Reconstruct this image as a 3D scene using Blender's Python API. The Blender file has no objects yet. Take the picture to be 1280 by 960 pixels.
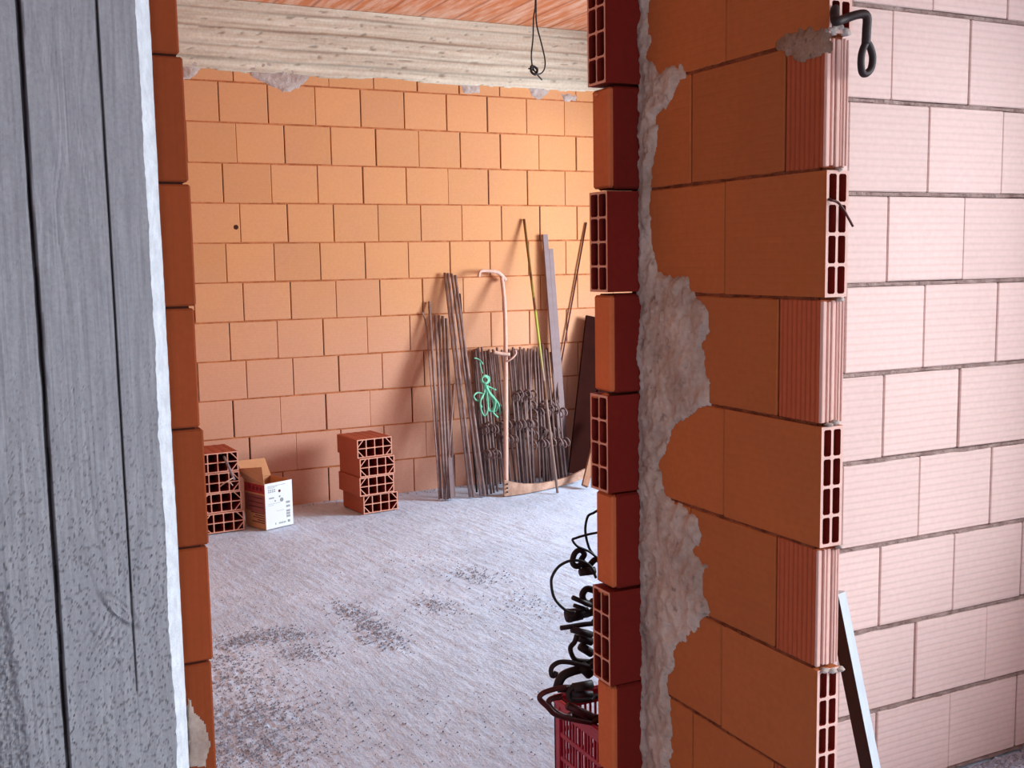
import bpy, bmesh, math, random
from mathutils import Vector, Matrix, noise
random.seed(11)
C = bpy.context.scene.collection
PI = math.pi
# ------------------------------------------------------------------ camera
F, YAW, PIT, ROL, H = 1349.84, 0.4548, 0.1148, -0.0163, 1.63
YW, YB, XS = 2.3143, 7.118, 1.5024          # doorway wall, back wall, face of the stub wall
fw = Vector((math.sin(YAW)*math.cos(PIT), math.cos(YAW)*math.cos(PIT), -math.sin(PIT)))
rt = Vector((math.cos(YAW), -math.sin(YAW), 0)); up = rt.cross(fw)
r2 = rt*math.cos(ROL)+up*math.sin(ROL); u2 = -rt*math.sin(ROL)+up*math.cos(ROL)
cam = bpy.data.objects.new('camera', bpy.data.cameras.new('camera')); C.objects.link(cam)
M = Matrix((r2, u2, -fw)).transposed().to_4x4(); M.translation = (0, 0, H)
cam.matrix_world = M
cam.data.sensor_width = 36; cam.data.lens = F/1280*36; cam.data.clip_start = .02
bpy.context.scene.camera = cam

def ray(px, py): return fw + r2*((px-640)/F) - u2*((py-480)/F)
def at(px, py, Y):                              # a point of the photo on the plane at depth Y
    d = ray(px, py); return Vector((0, 0, H)) + d*(Y/d.y)
def atx(px, py, X):
    d = ray(px, py); return Vector((0, 0, H)) + d*(X/d.x)
def atf(px, py, z=0):
    d = ray(px, py); return Vector((0, 0, H)) + d*((z-H)/d.z)

# ------------------------------------------------------------------ materials
def lin(r, g, b):
    f = lambda c: c/12.92 if c <= .04045 else ((c+.055)/1.055)**2.4
    return (f(r/255), f(g/255), f(b/255))
class NT:
    def __init__(s, name, rough=.85, metal=0, spec=.25):
        s.m = bpy.data.materials.new(name); s.m.use_nodes = True; s.t = s.m.node_tree
        s.b = s.t.nodes['Principled BSDF']; s.b.inputs['Roughness'].default_value = rough
        s.b.inputs['Metallic'].default_value = metal; s.b.inputs['Specular IOR Level'].default_value = spec
    def n(s, typ, **kw):
        o = s.t.nodes.new('ShaderNode'+typ)
        for k, v in kw.items():
            if k in o.inputs: s.set(o.inputs[k], v)
            else: setattr(o, k, v)
        return o
    def set(s, inp, v):
        if hasattr(v, 'is_output') or hasattr(v, 'links'): s.t.links.new(v, inp)
        else:
            try: inp.default_value = v
            except Exception: inp.default_value = (*v, 1)
    def math(s, op, a, b=0, clamp=False):
        o = s.t.nodes.new('ShaderNodeMath'); o.operation = op; o.use_clamp = clamp
        s.set(o.inputs[0], a); s.set(o.inputs[1], b); return o.outputs[0]
    def mix(s, fac, a, b, mode='MIX'):
        o = s.t.nodes.new('ShaderNodeMix'); o.data_type = 'RGBA'; o.blend_type = mode
        s.set(o.inputs[0], fac)
        for i, v in ((6, a), (7, b)):
            if isinstance(v, tuple) and len(v) == 3: v = (*v, 1)
            s.set(o.inputs[i], v)
        return o.outputs[2]
    def pos(s, scale=(1, 1, 1)):
        tc = s.n('TexCoord'); mp = s.n('Mapping'); mp.inputs['Scale'].default_value = scale
        s.t.links.new(tc.outputs['Object'], mp.inputs['Vector']); return mp.outputs[0]
    def noise(s, scale, detail=4, vec=None, rough=.55, lo=None, hi=None):
        o = s.n('TexNoise'); o.inputs['Scale'].default_value = scale; o.inputs['Detail'].default_value = detail
        o.inputs['Roughness'].default_value = rough
        s.t.links.new(vec if vec else s.pos(), o.inputs['Vector'])
        r = o.outputs['Fac']
        if lo is not None: r = s.ramp(r, lo, hi)
        return r
    def ramp(s, v, lo, hi):
        o = s.n('MapRange'); o.clamp = True; s.set(o.inputs['Value'], v)
        o.inputs['From Min'].default_value = lo; o.inputs['From Max'].default_value = hi
        return o.outputs['Result']
    def bump(s, h, dist=.003, strength=.5, prev=None):
        o = s.n('Bump'); o.inputs['Strength'].default_value = strength; o.inputs['Distance'].default_value = dist
        s.set(o.inputs['Height'], h)
        if prev: s.t.links.new(prev, o.inputs['Normal'])
        s.t.links.new(o.outputs['Normal'], s.b.inputs['Normal']); return o.outputs['Normal']
    def color(s, c):
        if isinstance(c, tuple): s.b.inputs['Base Color'].default_value = (*c, 1)
        else: s.t.links.new(c, s.b.inputs['Base Color'])

def brick_mat(name, base, var=.12, groove=None, freq=55, gstr=.35, dirt=.25, dirtcol=None, gdark=.0, bounce_tint=None):
    k = NT(name, .9, 0, .15)
    geo = k.n('NewGeometry'); rnd = geo.outputs['Random Per Island']
    d = tuple(c*(1-var*2) for c in base); l = tuple(min(1, c*(1+var)) for c in base)
    col = k.mix(rnd, d, l)
    n1 = k.noise(3.2, 5, lo=.35, hi=.7)
    col = k.mix(k.math('MULTIPLY', n1, dirt), col, dirtcol or tuple(c*.62 for c in base))
    if bounce_tint:  # lower courses pinker: bounce light from the floor painted into the colour
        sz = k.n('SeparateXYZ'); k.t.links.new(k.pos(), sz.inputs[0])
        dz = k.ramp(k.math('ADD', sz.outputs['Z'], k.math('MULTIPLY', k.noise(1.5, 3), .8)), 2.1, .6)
        col = k.mix(k.math('MULTIPLY', dz, .85), col, bounce_tint)
    n2 = k.noise(60, 3)
    col = k.mix(.12, col, n2, 'OVERLAY')
    h = n2
    if groove:
        sp = k.n('SeparateXYZ'); k.t.links.new(k.pos(), sp.inputs[0])
        wob = k.noise(4, 2)
        ph = k.math('ADD', k.math('MULTIPLY', sp.outputs[groove], freq*2*PI), k.math('MULTIPLY', wob, 1.2))
        w = k.math('SINE', ph)
        w = k.ramp(w, -1, .1)
        k.bump(w, .002, gstr)
        if gdark: col = k.mix(k.math('MULTIPLY', k.math('SUBTRACT', 1, w), gdark), col, tuple(c*.45 for c in base))
    else:
        k.bump(h, .0015, .25)
    k.color(col); return k.m

def cement_mat(name, base, dark=None, scale=9, bstr=.6, spots=.5):
    k = NT(name, .95, 0, .1)
    n1 = k.noise(scale, 6, lo=.3, hi=.7); n2 = k.noise(scale*9, 5)
    col = k.mix(n1, dark or tuple(c*.6 for c in base), base)
    col = k.mix(.3, col, n2, 'OVERLAY')
    sp = k.noise(scale*5, 2, lo=.62, hi=.72)
    col = k.mix(k.math('MULTIPLY', sp, spots), col, tuple(c*.25 for c in base))
    b = k.bump(n2, .004, bstr); k.bump(n1, .008, bstr*.6, b)
    k.color(col); return k.m

def steel_mat(name, base, rough=.55, rust=.5, rustcol=(.10, .04, .025), metal=.35):
    k = NT(name, rough, metal, .4)
    col = k.mix(k.math('MULTIPLY', k.noise(22, 5, lo=.35, hi=.65), rust), base, rustcol)
    k.color(col); k.bump(k.noise(180, 3), .001, .3); return k.m
def plain_mat(name, base, rough=.7, var=.25, scale=18, spec=.3, stretch=None):
    k = NT(name, rough, 0, spec)
    v = k.pos(stretch) if stretch else None
    col = k.mix(k.noise(scale, 5, vec=v, lo=.3, hi=.7), tuple(c*(1-var) for c in base), base)
    k.color(col); k.bump(k.noise(scale*4, 3, vec=v), .001, .3); return k.m

MB_back = brick_mat('clay_brick_orange', lin(210, 150, 103), .035, 'Z', 62, .10, .25, lin(196, 140, 116), bounce_tint=lin(208, 158, 140))
MB_face_lit = brick_mat('clay_brick_lit', lin(215, 187, 181), .03, 'Z', 50, .30, .12, gdark=.13)  # orange brick washed pale: the strong window light is put into the colour
MB_stub = brick_mat('clay_brick_brown', lin(180, 101, 56), .07, 'Z', 62, .12, .25, lin(156, 88, 58))
MB_stubv = brick_mat('clay_brick_ribbed', lin(184, 92, 60), .10, 'Y', 70, .9, .25, gdark=.35)
MB_web = brick_mat('clay_brick_web', lin(222, 160, 138), .04, None, dirt=.2)
MB_end_lit = brick_mat('clay_brick_cut_end_lit', lin(228, 184, 172), .04, None, dirt=.15)  # pink-white of the strongly lit stub end, light painted into the colour
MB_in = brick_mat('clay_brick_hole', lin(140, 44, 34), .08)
MB_jamb = brick_mat('clay_brick_jamb_shaded', lin(124, 36, 28), .08, None, dirt=.3)  # jamb front: shade from the stub wall painted in as dark red
MB_jamb_lit = brick_mat('clay_brick_jamb_lit', lin(214, 116, 72), .08, None, dirt=.3)  # same jamb bricks, doorway light on the reveal painted in as brighter orange
MB_left = brick_mat('clay_brick_rust', lin(154, 72, 38), .08, 'X', 60, .12, .3)
MB_pile = brick_mat('clay_brick_loose', lin(176, 96, 72), .06, None, dirt=.3)
MB_rib = brick_mat('clay_brick_loose_ribbed', lin(170, 86, 60), .06, None, dirt=.3)
M_joint_back = cement_mat('joint_back', lin(196, 124, 82), lin(150, 82, 48), 14, .8, .5)
M_joint_face = cement_mat('joint_grey', lin(170, 148, 142), lin(120, 96, 90), 22, 1, .7)
M_joint_stub = cement_mat('joint_dark', lin(150, 84, 56), lin(90, 44, 28), 22, 1, .8)
M_gap = plain_mat('joint_gap', lin(74, 34, 22), .95)
M_smear = cement_mat('cement_patch', lin(204, 186, 174), lin(160, 138, 126), 7, 1.0, .6)
M_smear3 = cement_mat('cement_patch_thin', lin(166, 138, 120), lin(126, 92, 72), 14, .9, .7)
M_smear2 = cement_mat('cement_patch_light', lin(198, 186, 182), lin(160, 140, 130), 12, .8, .3)
M_steel = steel_mat('rusty_steel', lin(132, 108, 106), .6, .55, lin(78, 50, 44), .15)
M_steeld = steel_mat('dark_steel', lin(44, 30, 32), .6, .5, lin(44, 20, 18), .2)
M_steelr = steel_mat('red_brown_steel', lin(88, 36, 36), .5, .5, lin(60, 26, 22))
M_tube = steel_mat('grey_brown_tube', lin(152, 128, 124), .6, .55, lin(92, 64, 58), .1)
M_bar = steel_mat('grey_bar', lin(132, 112, 114), .7, .3, lin(110, 84, 80), .1)
M_wood = plain_mat('pale_wood', lin(218, 178, 162), .8, .25, 14, .2, (6, 6, 1))
M_wood2 = plain_mat('brown_wood', lin(164, 118, 92), .8, .3, 14, .2, (6, 6, 1))
M_blade = steel_mat('worn_blade', lin(190, 152, 132), .8, .6, lin(140, 96, 76), 0)
M_rope = plain_mat('green_rope', lin(120, 198, 164), .7, .2, 150)
M_dark = plain_mat('dark_board', lin(44, 16, 12), .9, .3, 8, .05)
M_card = plain_mat('cardboard', lin(196, 140, 100), .9, .12, 30)
M_white = plain_mat('white_print', lin(232, 236, 238), .7, .03, 20)
M_redink = plain_mat('red_ink', lin(168, 52, 56), .8, .15, 30)
M_ink = plain_mat('grey_ink', lin(150, 156, 160), .8, .2, 30)
M_inkd = plain_mat('dark_ink', lin(104, 60, 58), .8, .2, 30)
M_crate = plain_mat('red_plastic', lin(180, 34, 58), .45, .2, 10, .4)
M_wire = plain_mat('black_wire', lin(34, 24, 26), .5, .2, 30, .4)
M_alu = plain_mat('pale_metal_bar', lin(196, 204, 214), .45, .12, 20, .5, (3, 3, .6))
M_soil = cement_mat('plain_plaster', lin(206, 206, 214), None, 5, .4, .2)

# green stick: colour bands along its height
k = NT('green_stick', .6)
sp = k.n('SeparateXYZ'); k.t.links.new(k.pos(), sp.inputs[0])
c = k.mix(k.ramp(sp.outputs['Z'], .80, 1.06), lin(150, 124, 112), lin(172, 176, 74))
c = k.mix(k.ramp(sp.outputs['Z'], 1.22, 1.5), c, lin(128, 96, 48))
c = k.mix(k.noise(7, 2, vec=k.pos((1, 1, 1)), lo=.55, hi=.62), c, lin(110, 70, 44)); k.color(c)
M_green = k.m

# floor: dusty lavender-grey screed with scratches and dark crumbly streaks
k = NT('floor_screed', .95, 0, .1)
big = k.noise(1.3, 5, lo=.3, hi=.7); mid = k.noise(6, 6, lo=.35, hi=.7); fine = k.noise(70, 5)
mp = k.pos((11, 1.8, 1)); scr = k.noise(5, 5, vec=mp, rough=.7)
col = k.mix(big, lin(188, 204, 228), lin(212, 228, 252))
col = k.mix(k.math('MULTIPLY', mid, .35), col, lin(170, 176, 194))
col = k.mix(.28, col, fine, 'OVERLAY'); col = k.mix(.32, col, scr, 'OVERLAY')
pit = k.noise(26, 4, lo=.66, hi=.74); col = k.mix(k.math('MULTIPLY', pit, .45), col, lin(96, 82, 84))
k.color(col); b = k.bump(fine, .004, .7); b = k.bump(scr, .006, .6, b); k.bump(mid, .01, .5, b)
M_floor = k.m

# ceiling clay blocks, whitish streaks along the ribs
k = NT('ceiling_clay', .9, 0, .15)
st = k.noise(3, 6, vec=k.pos((6, .7, 1)), rough=.65, lo=.42, hi=.66)
sp = k.n('SeparateXYZ'); k.t.links.new(k.pos(), sp.inputs[0])
gro = k.ramp(k.math('SINE', k.math('MULTIPLY', sp.outputs['X'], 2*PI*4)), .94, 1)
col = k.mix(st, lin(212, 134, 90), lin(232, 192, 168)); col = k.mix(k.math('MULTIPLY', gro, .5), col, lin(140, 70, 48))
k.color(col); k.bump(st, .004, .5); M_ceil = k.m

# column concrete / edge strip
k = NT('board_marked_concrete', .9, 0, .15)
grain = k.noise(9, 6, vec=k.pos((9, 1, .8)), rough=.6, lo=.3, hi=.72)
col = k.mix(grain, lin(146, 147, 151), lin(178, 179, 183))
fine = k.noise(120, 4); col = k.mix(.25, col, fine, 'OVERLAY')
cl = k.noise(2.2, 4, lo=.35, hi=.7); col = k.mix(k.math('MULTIPLY', cl, .35), col, lin(162, 163, 172))
at_ = k.n('Attribute'); at_.attribute_name = 'dk'
col = k.mix(at_.outputs['Fac'], col, lin(38, 26, 28))
k.color(col); k.bump(fine, .0015, .5); M_col = k.m
M_strip = cement_mat('lit_cement_edge', lin(240, 247, 255), lin(214, 220, 228), 30, .7, .15)  # column edge painted near white for the window light it catches
# beam concrete
k = NT('beam_concrete', .9, 0, .15)
g2 = k.noise(6, 6, vec=k.pos((.22, 1, 6)), rough=.5, lo=.3, hi=.7)
col = k.mix(g2, lin(182, 168, 150), lin(220, 210, 192))
fine = k.noise(60, 4); col = k.mix(.3, col, fine, 'OVERLAY')
at_ = k.n('Attribute'); at_.attribute_name = 'dk'; col = k.mix(at_.outputs['Fac'], col, lin(118, 100, 88))
k.color(col); k.bump(fine, .002, .5); M_beam = k.m

# ------------------------------------------------------------------ mesh helpers
class MB:
    def __init__(s): s.v = []; s.f = []; s.mi = []; s.mats = []; s.dk = None
    def mat(s, m):
        if m not in s.mats: s.mats.append(m)
        return s.mats.index(m)
    def face(s, pts, m):
        i = len(s.v); s.v += [tuple(p) for p in pts]; s.f.append(tuple(range(i, i+len(pts)))); s.mi.append(s.mat(m))
    def poly(s, verts, faces, m):
        i = len(s.v); s.v += [tuple(p) for p in verts]; q = s.mat(m)
        for f in faces: s.f.append(tuple(j+i for j in f)); s.mi.append(q)
    def box(s, a, b, m, bev=0, T=None, mats=None):
        (x0, y0, z0), (x1, y1, z1) = a, b
        if bev:
            B = bev; V = []
            # rounded-edge box: 24 verts
            def P(sx, sy, sz, ax):
                p = [x1 if sx else x0, y1 if sy else y0, z1 if sz else z0]
                sg = (sx, sy, sz)
                for i in range(3):
                    if i != ax: p[i] += -B if sg[i] else B
                return p
            idx = {}
            for sx in (0, 1):
                for sy in (0, 1):
                    for sz in (0, 1):
                        for ax in range(3): idx[sx, sy, sz, ax] = len(V); V.append(P(sx, sy, sz, ax))
            Fc = []; I = idx
            Fc.append([I[0,0,0,2], I[0,1,0,2], I[1,1,0,2], I[1,0,0,2]]); Fc.append([I[0,0,1,2], I[1,0,1,2], I[1,1,1,2], I[0,1,1,2]])
            Fc.append([I[0,0,0,1], I[1,0,0,1], I[1,0,1,1], I[0,0,1,1]]); Fc.append([I[0,1,0,1], I[0,1,1,1], I[1,1,1,1], I[1,1,0,1]])
            Fc.append([I[0,0,0,0], I[0,0,1,0], I[0,1,1,0], I[0,1,0,0]]); Fc.append([I[1,0,0,0], I[1,1,0,0], I[1,1,1,0], I[1,0,1,0]])
            for u in (0, 1):
                for w in (0, 1):
                    Fc.append([I[0,u,w,1], I[1,u,w,1], I[1,u,w,2], I[0,u,w,2]])
                    Fc.append([I[u,0,w,0], I[u,1,w,0], I[u,1,w,2], I[u,0,w,2]])
                    Fc.append([I[u,w,0,0], I[u,w,1,0], I[u,w,1,1], I[u,w,0,1]])
            for sx in (0, 1):
                for sy in (0, 1):
                    for sz in (0, 1): Fc.append([I[sx,sy,sz,a2] for a2 in range(3)])
        else:
            V = [(x0,y0,z0),(x1,y0,z0),(x1,y1,z0),(x0,y1,z0),(x0,y0,z1),(x1,y0,z1),(x1,y1,z1),(x0,y1,z1)]
            Fc = [(0,3,2,1),(4,5,6,7),(0,1,5,4),(2,3,7,6),(0,4,7,3),(1,2,6,5)]
        if T: V = [T @ Vector(p) for p in V]
        s.poly(V, Fc, m)
    def tube(s, pts, r, m, n=8, closed=False, caps=True):
        pts = [Vector(p) for p in pts]; N = len(pts); R = r if isinstance(r, (list, tuple)) else [r]*N
        rings = []; prev = None
        for i, p in enumerate(pts):
            if closed: t = pts[(i+1) % N]-pts[i-1]
            else: t = pts[min(i+1, N-1)]-pts[max(i-1, 0)]
            if t.length < 1e-9: t = Vector((0, 0, 1))
            t.normalize()
            if prev is None:
                a = Vector((0, 0, 1)) if abs(t.z) < .9 else Vector((1, 0, 0)); u = t.cross(a).normalized()
            else: u = (prev - t*prev.dot(t)).normalized()
            prev = u; w = t.cross(u)
            rings.append([p+(u*math.cos(2*PI*j/n)+w*math.sin(2*PI*j/n))*R[i] for j in range(n)])
        V = [q for rr in rings for q in rr]; Fc = []
        for i in range(N if closed else N-1):
            a, b = i*n, ((i+1) % N)*n
            for j in range(n): Fc.append((a+j, a+(j+1) % n, b+(j+1) % n, b+j))
        if caps and not closed: Fc.append(tuple(range(n-1, -1, -1))); Fc.append(tuple(range((N-1)*n, N*n)))
        s.poly(V, Fc, m)
    def build(s, name, parent=None, smooth=False, origin=None):
        me = bpy.data.meshes.new(name)
        v = s.v
        if origin is not None: o_ = Vector(origin); v = [tuple(Vector(p)-o_) for p in v]
        me.from_pydata(v, [], s.f)
        for m in s.mats: me.materials.append(m)
        me.polygons.foreach_set('material_index', s.mi)
        if s.dk: 
            a = me.attributes.new('dk', 'FLOAT', 'POINT'); a.data.foreach_set('value', s.dk)
        bm = bmesh.new(); bm.from_mesh(me); bmesh.ops.recalc_face_normals(bm, faces=bm.faces); bm.to_mesh(me); bm.free()
        if smooth:
            me.polygons.foreach_set('use_smooth', [True]*len(me.polygons))
        o = bpy.data.objects.new(name, me); C.objects.link(o)
        if origin is not None: o.location = origin
        if parent: o.parent = parent
        return o
def tag(o, label, cat, group=None):
    o['label'] = label; o['category'] = cat
    if group: o['group'] = group
    return o
def empty(name, loc, label, cat, group=None):
    o = bpy.data.objects.new(name, None); o.empty_display_size = .1; C.objects.link(o); o.location = loc
    return tag(o, label, cat, group)
def struct(o): o['kind'] = 'structure'; return o
def part(mb, name, root, label=None, smooth=False):      # mesh given in world coordinates, root only translated
    o = mb.build(name, None, smooth, origin=tuple(root.location)); o.location = (0, 0, 0); o.parent = root
    if label: o['label'] = label
    return o
def spline(P, k=6, closed=False):                        # Catmull-Rom through points
    P = [Vector(p) for p in P]; n = len(P); out = []
    for i in range(n if closed else n-1):
        g = lambda j: P[j % n] if closed else P[max(0, min(n-1, j))]
        a, b, c2, d = g(i-1), g(i), g(i+1), g(i+2)
        for j in range(k):
            t = j/k
            out.append(.5*((2*b)+(c2-a)*t+(2*a-5*b+4*c2-d)*t*t+(3*b-a-3*c2+d)*t**3))
    if not closed: out.append(P[-1])
    return out
rnd = random.uniform

# brick with open cells: profile in (u,w), extruded along depth d (cells go from front to back)
def hollow(mb, u0, u1, w0, w1, d0, d1, nu, nw, mp, m_face, m_in, m_side, wall=.008, web=.006, diag=False, depth=None, rnd_c=.25, sides=True):
    """mp(u,w,d) -> point; d0 is the visible cut end."""
    depth = depth or (d1-d0)
    cu = (u1-u0-2*wall-(nu-1)*web)/nu; cw = (w1-w0-2*wall-(nw-1)*web)/nw
    ul = [u0]; wl = [w0]
    for i in range(nu): ul += [u0+wall+i*(cu+web), u0+wall+i*(cu+web)+cu]
    for i in range(nw): wl += [w0+wall+i*(cw+web), w0+wall+i*(cw+web)+cw]
    ul.append(u1); wl.append(w1)
    def holeface(poly):
        q = [mp(*p, d0) for p in poly]; b = [mp(*p, d0+depth) for p in poly]
        n = len(poly)
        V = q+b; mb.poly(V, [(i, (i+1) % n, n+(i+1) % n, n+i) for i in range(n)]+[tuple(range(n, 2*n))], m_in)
    for i in range(len(ul)-1):
        for j in range(len(wl)-1):
            a, b2, e, g = ul[i], ul[i+1], wl[j], wl[j+1]
            if i % 2 == 1 and j % 2 == 1:
                ci, cj = i//2, j//2
                if diag and ci in (0, nu-1) and cj in (0, nw-1):
                    # diagonal web from the outer corner to the inner corner of the cell
                    left, low = ci == 0, cj == 0
                    cor = {(0, 0): (a, e), (1, 0): (b2, e), (1, 1): (b2, g), (0, 1): (a, g)}
                    # web crosses the outer corner: joins the two sides next to it
                    o_ = (0 if left else 1, 0 if low else 1)
                    ou, ow = cor[o_]; iu = b2 if left else a; iw = g if low else e
                    t = web*1.3; su = 1 if left else -1; sw = 1 if low else -1
                    lu, lw = abs(b2-a)*.72, abs(g-e)*.86
                    tri = [(ou, ow), (ou+su*(lu-t), ow), (ou, ow+sw*(lw-t))]
                    pent = [(ou+su*lu, ow), (iu, ow), (iu, iw), (ou, iw), (ou, ow+sw*lw)]
                    mb.face([mp(*p, d0) for p in (tri[1], pent[0], pent[4], tri[2])], m_face)
                    holeface(tri); holeface(pent)
                else:
                    c = min(b2-a, g-e)*rnd_c
                    o8 = [(a+c, e), (b2-c, e), (b2, e+c), (b2, g-c), (b2-c, g), (a+c, g), (a, g-c), (a, e+c)]
                    for tri in (((a, e), o8[0], o8[7]), ((b2, e), o8[2], o8[1]), ((b2, g), o8[4], o8[3]), ((a, g), o8[6], o8[5])):
                        mb.face([mp(*p, d0) for p in tri], m_face)
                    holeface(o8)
            else:
                mb.face([mp(a, e, d0), mp(b2, e, d0), mp(b2, g, d0), mp(a, g, d0)], m_face)
    if sides:
        V = [mp(u, w, d) for d in (d0, d1) for (u, w) in ((u0, w0), (u1, w0), (u1, w1), (u0, w1))]
        mb.poly(V, [(0, 1, 5, 4), (1, 2, 6, 5), (2, 3, 7, 6), (3, 0, 4, 7), (4, 5, 6, 7)], m_side)

RZ = lambda r: .012+.255*r       # courses of the doorway, stub and lit walls

# ------------------------------------------------------------------ floor, ceilings
mb = MB()
gx = [-2.2+.1*i for i in range(23)]+[.1+.010*i for i in range(281)]+[2.93+.03*i for i in range(83)]
gy = [-2.6+.1*i for i in range(49)]+[2.3+.010*i for i in range(451)]+[6.83+.05*i for i in range(11)]
ROUGH = [((275, 806), (382, 794), .055, 1), ((268, 840), (330, 862), .11, .8), ((270, 880), (345, 905), .15, .9), ((275, 930), (340, 955), .17, .9), ((425, 752), (497, 808), .05, 1),
         ((365, 812), (405, 824), .05, .8), ((528, 748), (562, 764), .06, .7), ((578, 708), (612, 728), .07, .7), ((630, 740), (690, 768), .09, .5), ((500, 690), (550, 700), .10, .4), ((560, 900), (620, 930), .12, .4)]
RS = [(atf(*a), atf(*b), w, k_) for a, b, w, k_ in ROUGH]
def rough_at(x, y):
    m = 0
    for a, b, w, k_ in RS:
        dx, dy = b.x-a.x, b.y-a.y; t = max(0, min(1, ((x-a.x)*dx+(y-a.y)*dy)/(dx*dx+dy*dy)))
        d = math.hypot(x-a.x-t*dx, y-a.y-t*dy)
        if d < 2.2*w: m = max(m, k_*math.exp(-(d/w)**2))
    return m
for y in gy:
    for x in gx:
        z = -.005+.004*noise.noise((x*1.5, y*1.5, 3))
        if .1 <= x < 2.93 and y >= 2.3:
            m = rough_at(x, y)
            u, v = x*.17-y*.985, x*.985+y*.17                      # broom scratches run along one diagonal
            z += .0022*noise.noise((u*4, v*32, 1))+.0012*noise.noise((x*40, y*40, 8))
            if m > .03: z += m*(.007*max(-.3, noise.noise((x*34, y*34, 2))+.25*noise.noise((x*9, y*9, 5)))+.006*noise.noise((x*62, y*62, 4)))
        else: z += .002*noise.noise((x*6, y*6, 1))
        mb.v.append((x, y, z))
q = mb.mat(M_floor); n = len(gx)
for j in range(len(gy)-1):
    for i in range(n-1):
        a = j*n+i; mb.f.append((a, a+1, a+n+1, a+n)); mb.mi.append(q)
struct(mb.build('floor', smooth=True))
mb = MB(); mb.box((-2.2, -2.6, 3.29), (5.4, 7.3, 3.45), M_ceil); struct(mb.build('ceiling'))

# ------------------------------------------------------------------ back wall
mb = MB(); LB = .3134; XB = 1.5378; ZB = -.020
mb.box((-.1, YB+.010, -.05), (5.4, YB+.10, 3.29), M_gap)
for r in range(12):
    z0 = ZB+.255*r; z1 = z0+.255
    if z0 > 2.86: break
    off = 0 if r % 2 == 1 else -.5+.1845
    # measured: course r=9 (z 2.275-2.53) carries phase j+.0 when counted from the top
    n0 = int((-.2-XB)/LB)-2
    mb.box((-.1, YB+.0030, z0-.006), (5.4, YB+.02, z0+.006), M_joint_back)
    for j in range(n0, n0+22):
        xa = XB+(j+off+rnd(-.008, .008))*LB; xb = xa+LB
        if xa > 5.4 or xb < -.1: continue
        g = rnd(.0015, .0036); dy = rnd(0, .003); t = rnd(-.0015, .0015)
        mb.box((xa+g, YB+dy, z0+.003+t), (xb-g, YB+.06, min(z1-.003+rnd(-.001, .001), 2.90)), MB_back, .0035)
# the small broken corner in one brick
p = at(295, 284, YB); mb.tube([(p.x, YB-.001, p.z), (p.x, YB+.004, p.z)], .016, M_gap, 10)
struct(mb.build('wall_back'))

# concrete ring beam above it, board marked
mb = MB(); mb.dk = []
xs = [-.1+.02*i for i in range(276)]; zs = [2.80+.0075*i for i in range(66)]
seams = (2.925, 3.005, 3.115, 3.225)
for z in zs:
    for x in xs:
        zz = z + .006*noise.noise((x*1.4, 0, z*2)); dk = 0; y = YB-.022
        for i, sm in enumerate(seams):
            d = abs(zz-sm); 
            if d < .012: y += (-.008 if i != 1 else .006)*(1-d/.012)*(.6+.6*noise.noise((x*3, sm, 0))); dk = max(dk, (1-d/.012)*(.55+.5*noise.noise((x*2.2, sm*5, 4))))
        if zz < 2.925: y += .010
        if zz > 3.115: y += .005
        y += .004*noise.noise((x*5, 7, zz*40))+.003*noise.noise((x*30, 2, zz*30))
        h = noise.noise((x*16, 5, zz*40))
        if h > .52: dk = max(dk, .6); y += .005
        lowz = 2.852+.022*noise.noise((x*2.1, 9, 0))+.012*noise.noise((x*9, 3, 0))
        mb.v.append((x, y if z > lowz else YB+.03, max(z, lowz-.004))); mb.dk.append(max(0, min(1, dk)))
q = mb.mat(M_beam); n = len(xs)
for j in range(len(zs)-1):
    for i in range(n-1): a = j*n+i; mb.f.append((a, a+1, a+n+1, a+n)); mb.mi.append(q)
struct(mb.build('beam', smooth=True))

# irregular cement patches: a bumpy sheet inside an outline, on a wall plane
def patch(name, poly, mp, mat, step=.006, thick=.010, edge=.012, seed=0, rag=.012, rough=1.0):
    us = [p[0] for p in poly]; ws = [p[1] for p in poly]
    u0, u1, w0, w1 = min(us)-.03, max(us)+.03, min(ws)-.03, max(ws)+.03
    nu, nw = int((u1-u0)/step)+1, int((w1-w0)/step)+1
    def sd(u, w):
        ins = False; best = 9; n = len(poly)
        for i in range(n):
            (x1, y1), (x2, y2) = poly[i], poly[(i+1) % n]
            if (y1 > w) != (y2 > w) and u < (x2-x1)*(w-y1)/(y2-y1)+x1: ins = not ins
            dx, dy = x2-x1, y2-y1; L = dx*dx+dy*dy or 1e-9
            t = max(0, min(1, ((u-x1)*dx+(w-y1)*dy)/L)); best = min(best, math.hypot(u-x1-t*dx, w-y1-t*dy))
        return best if ins else -best
    mb = MB(); idx = {}; S = {}
    for j in range(nw):
        for i in range(nu):
            u, w = u0+i*step, w0+j*step
            S[i, j] = sd(u, w)+rag*(noise.noise((u*22, w*22, seed))+.6*noise.noise((u*60, w*60, seed)))
    for (i, j), s in S.items():
        u, w = u0+i*step, w0+j*step
        k_ = max(0, min(1, s/edge)); k_ = k_*k_*(3-2*k_)
        h = thick*k_*(.75+rough*(.5*noise.noise((u*9, w*9, seed+5))+.35*noise.noise((u*35, w*25, seed+8))+.2*noise.noise((u*90, w*90, 2))))
        if k_ < .05: h = -.006
        idx[i, j] = len(mb.v); mb.v.append(tuple(mp(u, w, h)))
    q = mb.mat(mat)
    for j in range(nw-1):
        for i in range(nu-1):
            if max(S[i, j], S[i+1, j], S[i, j+1], S[i+1, j+1]) > 0:
                mb.f.append((idx[i, j], idx[i+1, j], idx[i+1, j+1], idx[i, j+1])); mb.mi.append(q)
    return mb
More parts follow.
